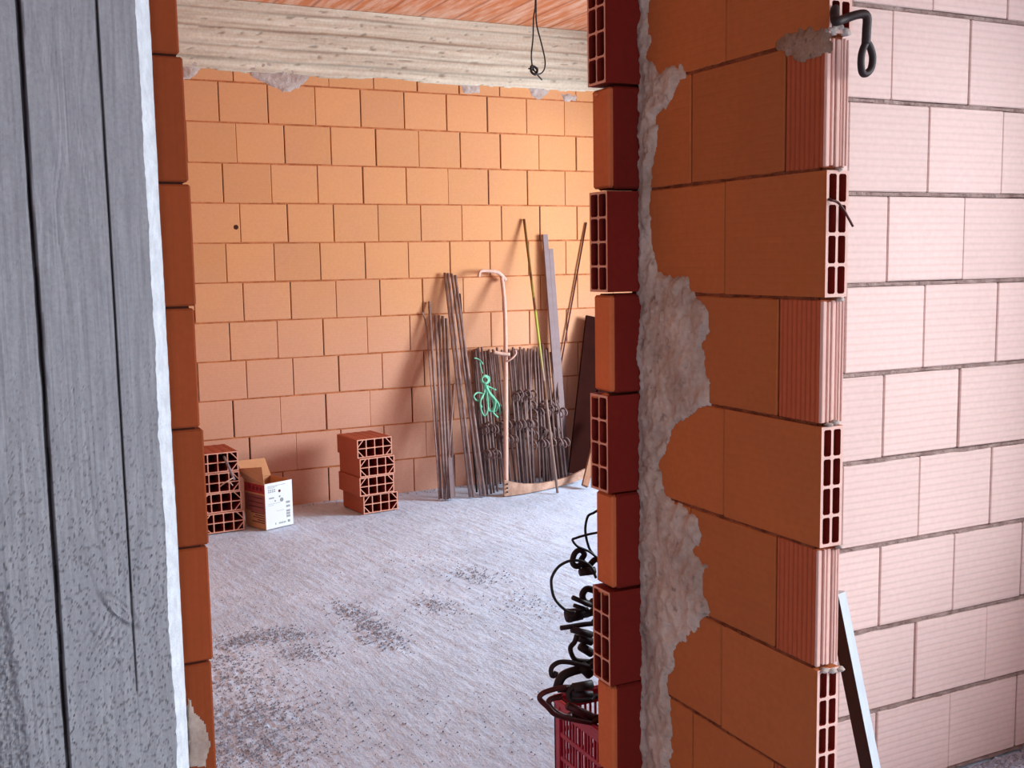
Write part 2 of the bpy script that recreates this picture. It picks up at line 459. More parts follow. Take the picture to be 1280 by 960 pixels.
def back_poly(px): return [(at(x, y, YB).x, at(x, y, YB).z) for x, y in px]
mpB = lambda u, w, h: (u, YB-h, w)
n_ = 0
for px in ([(298, 70), (392, 78), (386, 98), (374, 110), (358, 117), (344, 110), (330, 104), (312, 96)],
           [(224, 70), (256, 74), (250, 88), (240, 100), (224, 101)],
           [(575, 100), (600, 98), (600, 117), (578, 118)],
           [(660, 105), (692, 104), (686, 118), (676, 124), (664, 122)],
           [(700, 116), (722, 118), (720, 127), (704, 126)]):
    n_ += 1; struct(patch('trim', back_poly(px), mpB, M_smear2, .008, .012, .03, n_, .012).build('trim_%d' % n_, smooth=True))

# ------------------------------------------------------------------ plain room shell round the two rooms
def shell(name, boxes, m=None):
    mb = MB()
    for a, b in boxes: mb.box(a, b, m or M_soil)
    return struct(mb.build(name))
BX = 5.2
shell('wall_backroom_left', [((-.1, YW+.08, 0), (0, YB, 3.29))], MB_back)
shell('wall_backroom_right', [((BX, YW+.08, 0), (BX+.1, 2.6, 3.29)), ((BX, 3.6, 0), (BX+.1, 3.9, 3.29)), ((BX, 2.6, 2.45), (BX+.1, 3.6, 3.29)), ((BX, 2.6, 0), (BX+.1, 3.6, .45)), ((BX, 6.0, 0), (BX+.1, YB, 3.29)), ((BX, 3.9, 2.45), (BX+.1, 6.0, 3.29)), ((BX, 3.9, 0), (BX+.1, 6.0, .45))], MB_back)  # the opening nearer the doorway is added for the floor fill lamp
RX = 3.3
shell('wall_right', [((RX, -2.5, 0), (RX+.1, -1.9, 3.29)), ((RX, 1.75, 0), (RX+.1, YW, 3.29)), ((RX, -1.9, 2.5), (RX+.1, 1.75, 3.29)), ((RX, -1.9, 0), (RX+.1, 1.75, 1.02))], MB_left)
shell('wall_rear', [((-2.2, -2.6, 0), (RX+.1, -2.5, .9)), ((-2.2, -2.6, 2.3), (RX+.1, -2.5, 3.29)), ((-2.2, -2.6, .9), (-.6, -2.5, 2.3)), ((1.2, -2.6, .9), (RX+.1, -2.5, 2.3))])  # opening added to let in the fill from behind the camera
shell('wall_left', [((-2.2, -2.5, 0), (-2.1, YW, 3.29))])

# ------------------------------------------------------------------ lit wall at the side of the stub
mb = MB()
mb.box((XS+.02, YW+.014, 0), (BX, YW+.08, 3.29), M_gap)
LR, XR = .3047, 2.4842
for r in range(13):
    z0, z1 = RZ(r), min(RZ(r+1), 3.28)
    if z1-z0 < .05: continue
    # horizontal bed joint: squeezed grey mortar with an uneven lip
    N = 110; V = []; Fc = []
    for i in range(N+1):
        x = 1.54+(RX-1.54)*i/N
        lip = -.001+.0045*noise.noise((x*14, r, 0))+.003*noise.noise((x*45, r, 1))
        hw = .0075+.003*noise.noise((x*11, r, 5)); zc = z0+.002*noise.noise((x*5, r, 2))
        V += [(x, YW+.016, zc-hw), (x, YW-lip, zc-hw*.6), (x, YW-lip, zc+hw*.6), (x, YW+.016, zc+hw)]
        if i: 
            a = (i-1)*4
            for t in range(3): Fc.append((a+t, a+4+t, a+5+t, a+1+t))
    mb.poly(V, Fc, M_joint_face)
    off = 0 if r % 2 == 1 else -.5
    for j in range(-5, 5):
        xa = XR+(j+off+rnd(-.012, .012))*LR; xb = xa+LR
        xa = max(xa, 1.53); xb = min(xb, RX)
        if xb-xa < .04: continue
        g = rnd(.0008, .0032); dy = rnd(-.001, .003)
        mb.box((xa+g, YW+dy, z0+.007+rnd(-.001, .001)), (xb-g, YW+.06, z1-.006+rnd(-.001, .001)), MB_face_lit, .003)
struct(mb.build('wall_facing'))

# ------------------------------------------------------------------ doorway wall: left reveal, right reveal, lintel
mb = MB()
XE, XJ = .401, 1.404
mb.box((-2.1, YW+.012, 0), (XE-.012, YW+.08, 3.29), M_gap)
mb.box((XE-.02, YW+.004, 2.66), (XJ+.02, YW+.08, 3.29), M_soil)
jog = [.0, .004, -.003, .002, .005, -.002, .003, .0, -.006, .0, .002, .004, 0]
for r in range(13):
    z0, z1 = RZ(r), min(RZ(r+1), 3.28)
    if z1-z0 < .05: continue
    x = XE+jog[r]; w = .305 if r % 2 else .16
    while x > -2.1:
        mb.box((max(x-w, -2.1)+.002, YW+rnd(0, .003), z0+.0025), (x-.001, YW+.08, z1-.0025), MB_left, .004)
        x -= w; w = .305
# right reveal: even courses show the cut end with 2x4 cells, odd courses a plain or ribbed side
for r in range(13):
    z0, z1 = RZ(r)+.003, min(RZ(r+1), 3.28)-.003
    if z1-z0 < .05: continue
    if r % 2 == 0:
        xo = XJ-.004+rnd(-.004, .004); dy = rnd(-.002, .002)
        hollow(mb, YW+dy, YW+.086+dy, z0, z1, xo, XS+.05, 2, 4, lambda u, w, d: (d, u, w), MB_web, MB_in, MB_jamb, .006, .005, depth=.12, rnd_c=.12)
    else:
        xo = XJ+.006+rnd(-.003, .003)
        x2 = xo+.022
        mb.box((xo+.012, YW+.001, z0), (XS+.05, YW+.086, z1), MB_jamb, .006)
        mb.box((xo, YW+.006, z0+.003), (xo+.02, YW+.085, z1-.003), MB_jamb_lit, .005)
struct(mb.build('wall_doorway'))
# little mortar lumps squeezed out on the reveal
def lump(mb, c, r, m, seed):
    bm = bmesh.new(); bmesh.ops.create_icosphere(bm, subdivisions=2, radius=1)
    V = []
    for v in bm.verts:
        d = v.co.normalized(); k_ = 1+.45*noise.noise(d*1.7+Vector((seed, 0, 0)))+.2*noise.noise(d*5+Vector((0, seed, 0)))
        V.append((c[0]+d.x*r[0]*k_, c[1]+d.y*r[1]*k_, c[2]+d.z*r[2]*k_))
    mb.poly(V, [tuple(v.index for v in f.verts) for f in bm.faces], m); bm.free()
mb = MB()
for i, (px, py) in enumerate(((745, 495), (757, 494), (752, 738), (757, 741), (745, 118), (760, 858))):
    p = atx(px, py, XJ+.004); lump(mb, p, (.008, .012, .006), MB_jamb_lit, i)
n_ += 1; struct(mb.build('trim_%d' % n_, smooth=True))

# ------------------------------------------------------------------ stub wall with its cut end
mb = MB()
YE, TH = 1.655, .057
mb.box((XS+.008, YE+.02, 0), (XS+TH-.004, YW, 3.29), M_joint_stub)
JT = {0: 1.98, 1: 1.79}
for r in range(13):
    z0, z1 = RZ(r), min(RZ(r+1), 3.28)
    if z1-z0 < .05: continue
    a, b = z0+.003, z1-.003
    # uneven mortar bed
    N = 70; V = []; Fc = []
    for i in range(N+1):
        y = YE+.02+(YW-YE-.02)*i/N
        lip = -.003+.004*noise.noise((y*16, r, 7))+.003*noise.noise((y*50, r, 8))
        V += [(XS+.012, y, z0-.006), (XS-lip, y, z0-.004), (XS-lip, y, z0+.004), (XS+.012, y, z0+.006)]
        if i:
            q = (i-1)*4
            for t in range(3): Fc.append((q+t, q+4+t, q+5+t, q+1+t))
    mb.poly(V, Fc, M_joint_stub)
    if r % 2 == 0:
        ye = YE+rnd(-.004, .003); y2 = 1.978+rnd(-.003, .003); dx = rnd(-.001, .001)
        hollow(mb, XS+dx, XS+TH+dx, a, b, ye, y2-.002, 2, 4, lambda u, w, d: (u, d, w), MB_end_lit, MB_in, MB_stub, .0065, .006, depth=.16, rnd_c=.16)
        mb.box((XS+rnd(0, .002), y2+.002, a), (XS+TH, YW-.002, b), MB_stub, .003)
    else:
        ye = YE+rnd(-.002, .006); y2 = (1.783 if r > 5 else 1.792)+rnd(-.002, .002)
        # half brick set with its ribs upright
        x0 = XS+rnd(0, .002); 
        mb.box((x0, ye+.008, a), (x0+TH-.001, y2-.003, b), MB_stubv, .002)
        ribs = [(0, .0105), (.0150, .0065), (.0245, .0100), (.0375, .0045), (.0440, .0060), (.0520, .0045)]
        for (o, w) in ribs:
            mb.box((x0+o, ye+rnd(0, .002), a+rnd(0, .004)), (x0+o+w, ye+.0095, b-rnd(0, .004)), MB_end_lit, .0015)
        y3 = 2.108 if r > 2 else 2.096
        mb.box((XS+rnd(0, .002), y2+.002, a), (XS+TH, y3-.0015, b), MB_stub, .003)
        mb.box((XS+rnd(0, .002), y3+.0015, a), (XS+TH, YW-.002, b), MB_stub, .003)
struct(mb.build('wall_stub'))
# squeezed mortar on the cut end
mb = MB()
for i, (px, py, s) in enumerate(((1040, 38, 1.4), (1056, 40, 1.3), (1048, 34, 1.2), (1050, 374, .8), (1044, 528, 1), (1036, 531, .8), (1048, 683, .8), (1040, 838, 1.1), (1030, 838, .9), (1050, 836, .9), (1048, 212, .7))):
    p = at(px, py, YE+.004); lump(mb, p, (.011*s, .009, .006*s), M_smear2, i+20)
n_ += 1; struct(mb.build('trim_%d' % n_, smooth=True))
# cement packed into the corner between stub and doorway wall
def stub_poly(px): return [(atx(x, y, XS).y, atx(x, y, XS).z) for x, y in px]
mpS = lambda u, w, h: (XS-h, u, w)
px = [(803, 960), (838, 960), (840, 900), (835, 860), (842, 830), (846, 812), (868, 790), (888, 764), (876, 735), (882, 705), (868, 690), (878, 668), (872, 650), (846, 630), (832, 612), (826, 585),
      (834, 560), (838, 540), (868, 520), (884, 503), (888, 480), (880, 450), (886, 420), (888, 385), (870, 372), (862, 345), (836, 342), (822, 338), (815, 300), (812, 250), (818, 200), (822, 150), (840, 125), (858, 96), (852, 80), (828, 88), (812, 70), (803, 30)]
poly = stub_poly(px); poly[0] = (YW+.01, poly[0][1]-.25); poly[1] = (poly[1][0], poly[1][1]-.25)
poly = [(YW+.02, poly[-1][1]+.3)]+[(YW+.02, poly[0][1])]+poly[1:-1]+[(2.27, poly[-1][1]+.3)]
n_ += 1; struct(patch('trim', poly, mpS, M_smear, .005, .013, .02, 31, .016, 1.7).build('trim_%d' % n_, smooth=True))
px = [(968, 62), (974, 46), (1000, 34), (1036, 30), (1037, 62), (1020, 74), (1000, 78), (984, 74)]
n_ += 1; struct(patch('trim', stub_poly(px), mpS, M_smear3, .004, .004, .02, 37, .014).build('trim_%d' % n_, smooth=True))
px = [(933, 655), (968, 668), (970, 690), (950, 690), (934, 680), (925, 668)]
# smear of cement on the lowest brick of the left reveal
px = [(232, 960), (258, 960), (264, 930), (258, 905), (244, 890), (236, 860), (232, 885)]
n_ += 1; struct(patch('trim', [(at(x, y, YW).x, at(x, y, YW).z) for x, y in px], lambda u, w, h: (u, YW-h, w), M_smear, .004, .005, .01, 41, .004).build('trim_%d' % n_, smooth=True))

# ------------------------------------------------------------------ concrete column with board marks
mb = MB(); mb.dk = []
YC = 2.215
xs = [-.30+.006*i for i in range(39)]+[-.066+.003*i for i in range(123)]
zs = [-.02+.03*i for i in range(18)]+[.52+.004*i for i in range(425)]+[2.22+.05*i for i in range(23)]
KC = at(149, 763, YC)
def colsurf(x, z):
    y, dk = YC, 0.0
    wob = .0022*noise.noise((z*3.1, 0, 5))+.0012*noise.noise((z*14, 2, 0))
    s1, s2 = .096+wob, .2305+.0015*noise.noise((z*2.3, 4, 0))
    if x < s1: y += .004
    elif x < s2: y -= .0008
    else: y += .0012
    d = abs(x-s1); w1 = .0052+.0018*noise.noise((z*7, 3, 1))
    if d < w1: t = 1-(d/w1)**2; y += .012*t; dk = max(dk, min(1, 1.15*t))
    d = abs(x-s2); w2 = .0030+.0010*noise.noise((z*6, 8, 1))
    if z < .93: w2 *= max(.15, 1-(.93-z)*4)
    if d < w2: t = 1-(d/w2)**2; y += .008*t; dk = max(dk, min(1, t*1.1)*(1 if z > .98 else .5))
    # wood grain: long vertical ripples bending round knots
    gx = x
    for kx, kz, kr in ((.165, 1.93, .05), (.205, .965, .05), (.13, 1.72, .03)):
        e = math.exp(-((x-kx)**2/(kr*kr)+(z-kz)**2/(kr*kr*5))); gx += (x-kx)*e*1.3
    y += .0011*noise.noise((gx*75, z*1.5, 0))+.0007*noise.noise((gx*190, z*4, 3))+.0008*noise.noise((x*9, z*6, 6))
    # pock marks, denser towards the foot
    lowk = max(0, min(1, (1.52-z)/.45))
    a = noise.noise((x*135+z*40, z*105-x*40, 11)); b = noise.noise((x*210+z*60, z*150, 17))
    th = .50-.17*lowk
    if a > th: t = min(1, (a-th)/.12); y += .0018*t*(.25+.75*lowk); dk = max(dk, .36*t*(.15+.85*lowk))
    if b > .46-.10*lowk: t = min(1, (b-.46+.10*lowk)/.1); y += .0015*t*(.2+.8*lowk); dk = max(dk, .28*t*(.2+.8*lowk))
    # raised knot rim
    ex, ez = x-KC.x, z-KC.z
    uu, vv = (ex*.64-ez*.77), (ex*.77+ez*.64)
    rr = math.sqrt((vv/.0085)**2+(uu/.034)**2)
    if rr < 1: y -= .0012
    if abs(rr-1) < .3: t = 1-abs(rr-1)/.3; y -= .0030*t
    if 1.15 < rr < 2.0: t = 1-abs(rr-1.5)/.45; y += .0020*max(0, t); dk = max(dk, .45*t if vv < .004 else .1*t)
    fl = math.hypot(ex+.028, ez+.045)
    if fl < .055 and ez < .0 and rr > 1.3: y += .0016*math.sin((ex*.8-ez*.5)*520)*(1-fl/.055)
    # crumbled aggregate at the outer edge low down
    cr = at_edge(z)-x+.010*noise.noise((z*9, 1, 0))+.008*noise.noise((z*40, x*30, 3))
    if cr > 0: t = min(1, cr/.01); y += t*(.005+.005*noise.noise((x*140, z*130, 5))); dk = max(dk, t*(.18+.5*noise.noise((x*180, z*170, 9))))
    return y, max(0, min(1, dk))
def at_edge(z): return .006+.022*max(0, min(1, (.98-z)/.25)) if z < 1.02 else -1
edge1 = lambda z: .3015+.0030*noise.noise((z*5, 1, 9))+.0024*noise.noise((z*22, 4, 2))+.0014*noise.noise((z*70, 4, 6))
edge2 = lambda z: .3375+.0012*noise.noise((z*6, 7, 2))+.0008*noise.noise((z*45, 2, 2))
n = len(xs)+7
for z in zs:
    e1, e2 = edge1(z), edge2(z)
    for x in xs:
        xx = min(x, e1); y, d = colsurf(xx, z); mb.v.append((xx, y, z)); mb.dk.append(d)
    y0_ = colsurf(e1, z)[0]
    for t in range(7):
        u = t/6; x = e1+(e2-e1)*u; y = y0_+(2.30-y0_)*u**1.15+.0022*noise.noise((x*90, 3, z*90))*(1 if 0 < t < 6 else 0)
        mb.v.append((x, y, z)); mb.dk.append(0)
qa, qb = mb.mat(M_col), mb.mat(M_strip)
for j in range(len(zs)-1):
    for i in range(n-1):
        a = j*n+i; mb.f.append((a, a+1, a+n+1, a+n)); mb.mi.append(qa if i < len(xs) else qb)
struct(mb.build('column', smooth=False))

# ------------------------------------------------------------------ loose hollow bricks, two stacks of four
def loose_brick(cx, cy, z, rz, label, group):
    T = Matrix.Translation((cx, cy, z)) @ Matrix.Rotation(rz, 4, 'Z')
    mb = MB(); W, D, HH = .25, .305, .121
    mp = lambda u, w, d: (u-W/2, d, w)
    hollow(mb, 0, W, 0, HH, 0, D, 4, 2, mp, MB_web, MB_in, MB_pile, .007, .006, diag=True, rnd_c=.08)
    for i in range(9):                                    # ribs on top
        x = -W/2+.012+i*.0265
        if i % 2 == 0: mb.box((x, .001, HH-.0005), (x+.022, D-.001, HH+.0012), MB_rib)
    o = mb.build('hollow_brick'); o.matrix_world = T
    tag(o, label, 'brick', group); return o
lv = ['lowest', 'second from the floor', 'third from the floor', 'topmost']
for i in range(4):
    rz = math.radians(8+rnd(-1, 1)); dx = (.028, 0, .006, -.004)[i]
    loose_brick(2.236+dx, 6.595+(.018 if i == 0 else .012*(i == 3)), .0025+i*.1235, rz,
                '%s hollow clay brick of the free stack beside the bare wall' % lv[i], 'bricks stacked between the box and the rods')
for i in range(4):
    rz = math.radians(3+rnd(-1, 1)); dx = (.012, .004, -.004, -.006)[i]
    loose_brick(1.232+dx, 6.585+rnd(-.004, .004), .0025+i*.1235, rz,
                '%s hollow clay brick of the stack next to the cardboard box' % lv[i], 'bricks stacked next to the cardboard box')

# bent grey bar poking out of the top brick
r_ = empty('steel_hook', at(293, 600, 6.50), 'short bent grey steel bar hooked out of a stacked brick beside the box', 'steel hook')
mb = MB(); mb.tube(spline([at(279.5, 570, 6.64), at(281, 573, 6.585), at(286, 584, 6.545), at(293, 600, 6.53)]), .0085, M_bar, 8); part(mb, 'bar', r_, smooth=True)
mb = MB(); mb.tube([at(275, 608, 6.54), at(283, 602, 6.53), at(292, 597, 6.525)], .004, M_wood, 6); mb.tube([at(286, 601, 6.53), at(291, 607, 6.53)], .0035, M_wood, 6); part(mb, 'tip', r_, smooth=True)

# ------------------------------------------------------------------ cardboard box
bx = Vector((1.484, 6.505, 0)); ang = math.radians(22)
T = Matrix.Translation(bx) @ Matrix.Rotation(ang, 4, 'Z')
root = empty('cardboard_box', bx, 'open cardboard box with a white printed front and raised flaps', 'cardboard box')
def bpart(mb, name, label=None):
    mb.v = [tuple(T @ Vector(p)) for p in mb.v]; return part(mb, name, root, label)
W, D, HB, th = .202, .22, .287, .004
mb = MB()
mb.box((0, 0, .001), (W, th, HB), M_card); mb.box((0, D-th, .001), (W, D, HB), M_card)
mb.box((0, th, .001), (th, D-th, HB), M_card); mb.box((W-th, th, .001), (W, D-th, HB), M_card); mb.box((th, th, .001), (W-th, D-th, .006), M_card)
bpart(mb, 'carton_body')
def slab(p4, nrm, t, m, mb):
    nrm = Vector(nrm)*t; A = [Vector(p) for p in p4]; Bq = [p+nrm for p in A]
    mb.poly(A+Bq, [(0, 1, 2, 3), (7, 6, 5, 4), (0, 4, 5, 1), (1, 5, 6, 2), (2, 6, 7, 3), (3, 7, 4, 0)], m)
mb = MB(); slab([(.002, D, HB), (W, D, HB), (W-.006, D+.05, HB+.105), (-.006, D+.055, HB+.115)], (0, -.9, .4), .004, M_card, mb); bpart(mb, 'flap', 'back flap standing up')
mb = MB(); slab([(0, .004, HB), (0, D-.01, HB), (-.062, D-.02, HB+.082), (-.012, .004, HB+.108)], (.9, 0, .4), .004, M_card, mb); bpart(mb, 'flap', 'side flap tilted outwards')
mb = MB(); slab([(W, .01, HB), (W, D-.01, HB), (W-.03, D-.02, HB-.10), (W-.03, .02, HB-.10)], (-.9, 0, -.2), .004, M_card, mb); bpart(mb, 'flap', 'side flap folded down inside')
mb = MB(); mb.box((-.0005, -.0012, .002), (W+.0005, 0, HB), M_white); e = -.0022
def ink(x0, z0, x1, z1, m=M_ink): mb.box((x0*W, e, z0*HB), (x1*W, -.0010, z1*HB), m)
def disc(cx, cz, r, m=M_ink): mb.tube([(cx*W, e, cz*HB), (cx*W, -.001, cz*HB)], r, m, 14)
for i in range(3): ink(.10, .93-.022*i, (.75, .45, .35)[i], .937-.022*i)
for i in range(2):
    for j in range(4): ink(.12+.07*j, .835-.04*i, .16+.07*j, .86-.04*i)
disc(.53, .80, .009, M_inkd); disc(.60, .60, .013); disc(.53, .68, .006); disc(.36, .60, .004, M_inkd)
ink(.14, .66, .32, .685); ink(.10, .545, .55, .55); ink(.40, .37, .68, .375); ink(.10, .51, .3, .514)
for zc in (.50, .41, .31, .25, .19):
    for j in range(6): ink(.76+.025*j, zc, .772+.025*j, zc+.045)
ink(.34, .075, .36, .12, M_ink); 
for j in range(6): ink(.47+.045*j, .08, .495+.045*j, .115)
ink(.80, .08, .88, .13)
bpart(mb, 'front_label', 'white front with small grey print and pictograms')
mb = MB()
def sink(y0, z0, y1, z1, m): mb.box((-.0012, y0*D, z0*HB), (0, y1*D, z1*HB), m)
sink(.02, .78, .95, .97, M_redink); sink(.02, .36, .95, .74, plain_mat('faded_red_ink', lin(150, 84, 78), .8, .2, 20))
for i in range(5): sink(.06, .33-.05*i, (.7, .5, .6, .4, .65)[i], .352-.05*i, M_inkd)
for i in range(4): sink(.12+.18*i, .83, .22+.18*i, .92, M_inkd)
for i in range(3): sink(.1, .66-.1*i, .8, .685-.1*i, M_inkd)
bpart(mb, 'side_print', 'red printed band with dark lines')

# ------------------------------------------------------------------ rods leaning on the back wall
def rod(name, top, bot, r, m, label, cat, group=None, sq=False, mid=None, n=8):
    a, b = Vector(top), Vector(bot); root = None
    mb = MB(); P = [b, a] if mid is None else spline([b]+[Vector(q) for q in mid]+[a], 6)
    if sq:
        t = (a-b).normalized(); x = Vector((1, 0, 0)); x = (x-t*x.dot(t)).normalized(); y = t.cross(x); V = []
        hx, hy = sq
        for p in (b, a):
            for sx, sy in ((-1, -1), (1, -1), (1, 1), (-1, 1)): V.append(p+x*hx*sx+y*hy*sy)
        mb.poly(V, [(0, 3, 2, 1), (4, 5, 6, 7), (0, 1, 5, 4), (1, 2, 6, 5), (2, 3, 7, 6), (3, 0, 4, 7)], m)
    else: mb.tube(P, r, m, n)
    o = mb.build(name, smooth=not sq, origin=tuple(b)); return tag(o, label, cat, group)
ordn = ['first', 'second', 'third', 'fourth', 'fifth', 'sixth', 'seventh', 'eighth', 'ninth', 'tenth', 'eleventh', 'twelfth', 'thirteenth', 'fourteenth', 'fifteenth']
G1 = 'shorter tubes leaning outermost on the back wall'
A = [((536.5, 377), (551.5, 624), .010), ((544, 394), (556, 625), .0105), ((548.5, 394), (559.5, 625), .0100), ((553, 395), (563, 623), .0105), ((557.5, 398), (567.5, 622), .0105)]
for i, (t, b, r) in enumerate(A):
    bp = atf(*b); bp.z = .004; rod('steel_tube', at(*t, YB-.02-.012*(i % 2)), bp, r, M_tube,
        'grey-brown tube leaning on the back wall, %s of five in the shorter bundle' % (('tallest, first', 'second', 'third', 'fourth', 'fifth')[i]), 'tube', G1)
bp = atf(549, 625); bp.z = .004
rod('bent_wire', at(528, 390, YB-.02), bp, .005, M_tube, 'thin wavy wire leaning on the wall beside the shorter tubes', 'wire', mid=[at(545, 560, 6.80), at(538, 470, 6.97), at(533, 410, YB-.04)])
bp = atf(557, 626); bp.z = .004
rod('short_rod', at(568, 480, 6.86), bp, .006, M_tube, 'short thin rod crossing in front of the shorter tubes', 'rod')
bp = atf(565, 625); bp.z = .01
rod('wood_offcut', at(562, 572, 6.74), bp, 0, M_bar, 'narrow grey offcut standing at the foot of the shorter tubes', 'offcut', sq=(.014, .010))
Bt = [((556, 341), (587.5, 622), .0105), ((560, 341.5), (592, 622), .0105), ((564.5, 342), (601, 621), .0105), ((569, 344), (606, 621), .0110)]
for i, (t, b, r) in enumerate(Bt):
    bp = atf(*b); bp.z = .004; rod('steel_tube', at(*t, YB-.03-.012*(i % 2)), bp, r, M_tube,
        'long grey-brown tube of the tall tilted bundle, %s of four' % ordn[i], 'tube', 'tall tilted tubes beside the clamps')
bp = atf(596, 616); bp.z = .004
rod('steel_tube', at(574.5, 367, YB-.015), bp, .008, M_steeld, 'dark thin tube showing behind the tall tilted bundle', 'tube')

# ------------------------------------------------------------------ formwork clamps: bar with two sliding hooked jaws
def clamp(tx, ty, bx_, by_, hook, label, group, flip=1, r=.0082, wall=None):
    top = at(tx, ty, YB-(wall or .03+rnd(0, .03))); bot = atf(bx_, by_); bot.z = .004
    root = empty('formwork_clamp', bot, label, 'formwork clamp', group)
    mb = MB(); mb.tube([bot, top], r, M_steel, 7); part(mb, 'bar', root, smooth=True)
    ax = (top-bot).normalized(); side = Vector((1, -.35, 0)); side = (side-ax*side.dot(ax)).normalized(); fr = side.cross(ax)
    if fr.y > 0: fr = -fr
    for t, L in hook:
        p = bot+(top-bot)*t; mb = MB(); c0 = p+fr*.014
        # collar round the bar, then an S-shaped arm curling at its tip
        cl_ = MB(); cl_.tube([p-ax*.014, p+ax*.014], .0108, M_steel, 8)
        pts = [p+fr*.006, p+fr*.035+side*.012*flip+ax*.012, p+fr*.055+side*.030*flip+ax*.004, p+fr*.058+side*.042*flip-ax*.022*L, p+fr*.05+side*.034*flip-ax*.042*L, p+fr*.045+side*.016*flip-ax*.038*L]
        mb.tube(spline(pts, 4), [.0085]*1+[.0075]*9+[.006]*11, M_steel, 7); jw = part(mb, 'jaw', root, smooth=True); part(cl_, 'collar', root, smooth=True).parent = jw
    return root
NC = 0
# first group, left of the scythe handle
tops1 = [590, 594, 598, 602, 606, 611, 616, 621, 627]
for i, x in enumerate(tops1):
    h = [(.44+.01*(i % 3), 1), (.27+.012*(i % 2), 1)] if i < 5 else [(.47-.01*(i % 2), 1), (.36, 1)]
    clamp(x, 437+rnd(-3, 3), x+15+rnd(-1, 1)+(4 if i > 4 else 0), (617 if i < 5 else 612)+rnd(-2, 2), h, 'rusty formwork clamp between the tilted tubes and the scythe handle, %s one along' % ordn[i], 'clamps beside the scythe handle, tubes side')
tops2 = [636, 641, 645.5, 650, 655, 660]
for i, x in enumerate(tops2):
    clamp(x, 435+rnd(-3, 2), x+14+rnd(-1, 1)-(6 if i > 3 else 0), 611+rnd(-3, 2), [(.66+.01*(i % 2), 1), (.46, 1)], 'rusty formwork clamp just past the scythe handle, %s one along' % ordn[i], 'clamps just past the scythe handle')
tops3 = [664, 668, 671.5, 675, 678, 682, 688, 693]
for i, x in enumerate(tops3):
    clamp(x, (436, 437, 434, 436, 430, 437, 440, 440)[i], (662, 675, 680, 684, 690, 699, 704, 708)[i], 608-rnd(0, 4)-i*.7, [(.53+.012*(i % 3), 1), (.30+.012*(i % 2), 1)], 'greyish formwork clamp around the green stick, %s one along' % ordn[i], 'clamps around the green stick')

GR = 'clamps in the back row against the wall'
rear = [592, 596, 600, 604.5, 609, 614, 619, 638.5, 643, 647.5, 652, 657, 666, 670, 674, 679, 684]
words = ['first', 'second', 'third', 'fourth', 'fifth', 'sixth', 'seventh', 'eighth', 'ninth', 'tenth', 'eleventh', 'twelfth', 'thirteenth', 'fourteenth', 'fifteenth', 'sixteenth', 'last']
for i, x in enumerate(rear):
    clamp(x, 438+rnd(-3, 4), x+13+rnd(-1.5, 1.5), 607-max(0, x-620)*.10+rnd(-2, 1), [(.58+.02*(i % 2), 1), (.40-.015*(i % 3), 1)], 'rusty formwork clamp in the back row against the wall, %s from the tubes' % words[i], GR, wall=.012)

# ------------------------------------------------------------------ green rope bundle hung on the clamps
mb = MB(); Yr = 6.80
def loop(px, r=.0062, closed=False, dy=0):
    mb.tube(spline([at(x, y, Yr+dy+.008*math.sin(i*2.3)) for i, (x, y) in enumerate(px)], 6, closed), r, M_rope, 7, closed)
z = lambda x, y: (570+x/8.533, 420+y/8.533)
loop([z(195, 235), z(235, 245), z(275, 280), z(285, 300), z(255, 270), z(262, 330), z(285, 400)], .0042, dy=.01)
loop([z(300, 425), z(345, 440), z(345, 490), z(300, 510), z(270, 470)], .0085, True)
loop([z(310, 430), z(340, 465), z(320, 505), z(285, 490), z(280, 445)], .0075, True, -.012)
loop([z(310, 510), z(300, 600), z(262, 690), z(268, 790), z(305, 850), z(340, 780), z(335, 650), z(322, 520)], dy=-.012)
loop([z(300, 520), z(290, 620), z(255, 700), z(275, 760)], .006)
loop([z(290, 615), z(225, 605), z(190, 645), z(225, 690), z(275, 665), z(305, 590)], dy=-.004)
loop([z(325, 530), z(370, 550), z(420, 575), z(415, 565)], .0055)
loop([z(320, 540), z(370, 630), z(420, 690), z(408, 770), z(400, 820), z(448, 870)], .0068, dy=-.016)
loop([z(325, 560), z(400, 650), z(450, 720), z(468, 790), z(470, 840)], dy=-.004)
loop([z(330, 540), z(380, 640), z(440, 740), z(420, 800), z(350, 800)], dy=.006)
loop([z(322, 520), z(345, 600), z(395, 690), z(400, 760), z(360, 800), z(335, 720), z(318, 600)], .006)
tag(mb.build('rope_bundle', smooth=True, origin=tuple(at(606, 475, Yr))), 'knotted bundle of bright green rope hanging in front of the clamps', 'rope')

# ------------------------------------------------------------------ scythe
hb = at(632.5, 606, 6.66); hm = at(632, 440, 6.86); ht = at(627, 345, YB-.05)
root = empty('scythe', (hb.x, hb.y, 0), 'worn wooden scythe standing upright against the back wall, blade on the floor', 'scythe')
mb = MB(); mb.tube(spline([at(632.5, 618, 6.65), hb, hm, at(630.5, 380, 6.98), ht], 5), [.0165]*10+[.0145]*11, M_wood, 10); part(mb, 'handle', root, smooth=True)
mb = MB(); mb.tube(spline([at(632, 350, YB-.05), at(622, 340.5, YB-.06), at(606, 338.5, YB-.08), at(600, 340, YB-.09), at(598.5, 346, YB-.09)], 5), [.015]*8+[.011]*13, M_wood, 8); part(mb, 'grip', root, 'bent top grip', True)
mb = MB(); mb.tube(spline([at(617, 440, 6.84), at(626, 442, 6.83), at(637, 443, 6.82)], 4), .0125, M_wood, 8)
mb.tube(spline([at(633, 452, 6.82), at(640, 448, 6.80), at(645, 442, 6.80), at(644, 437, 6.80)], 4), .007, M_wood, 7); part(mb, 'grip', root, 'crossways middle grip', True)
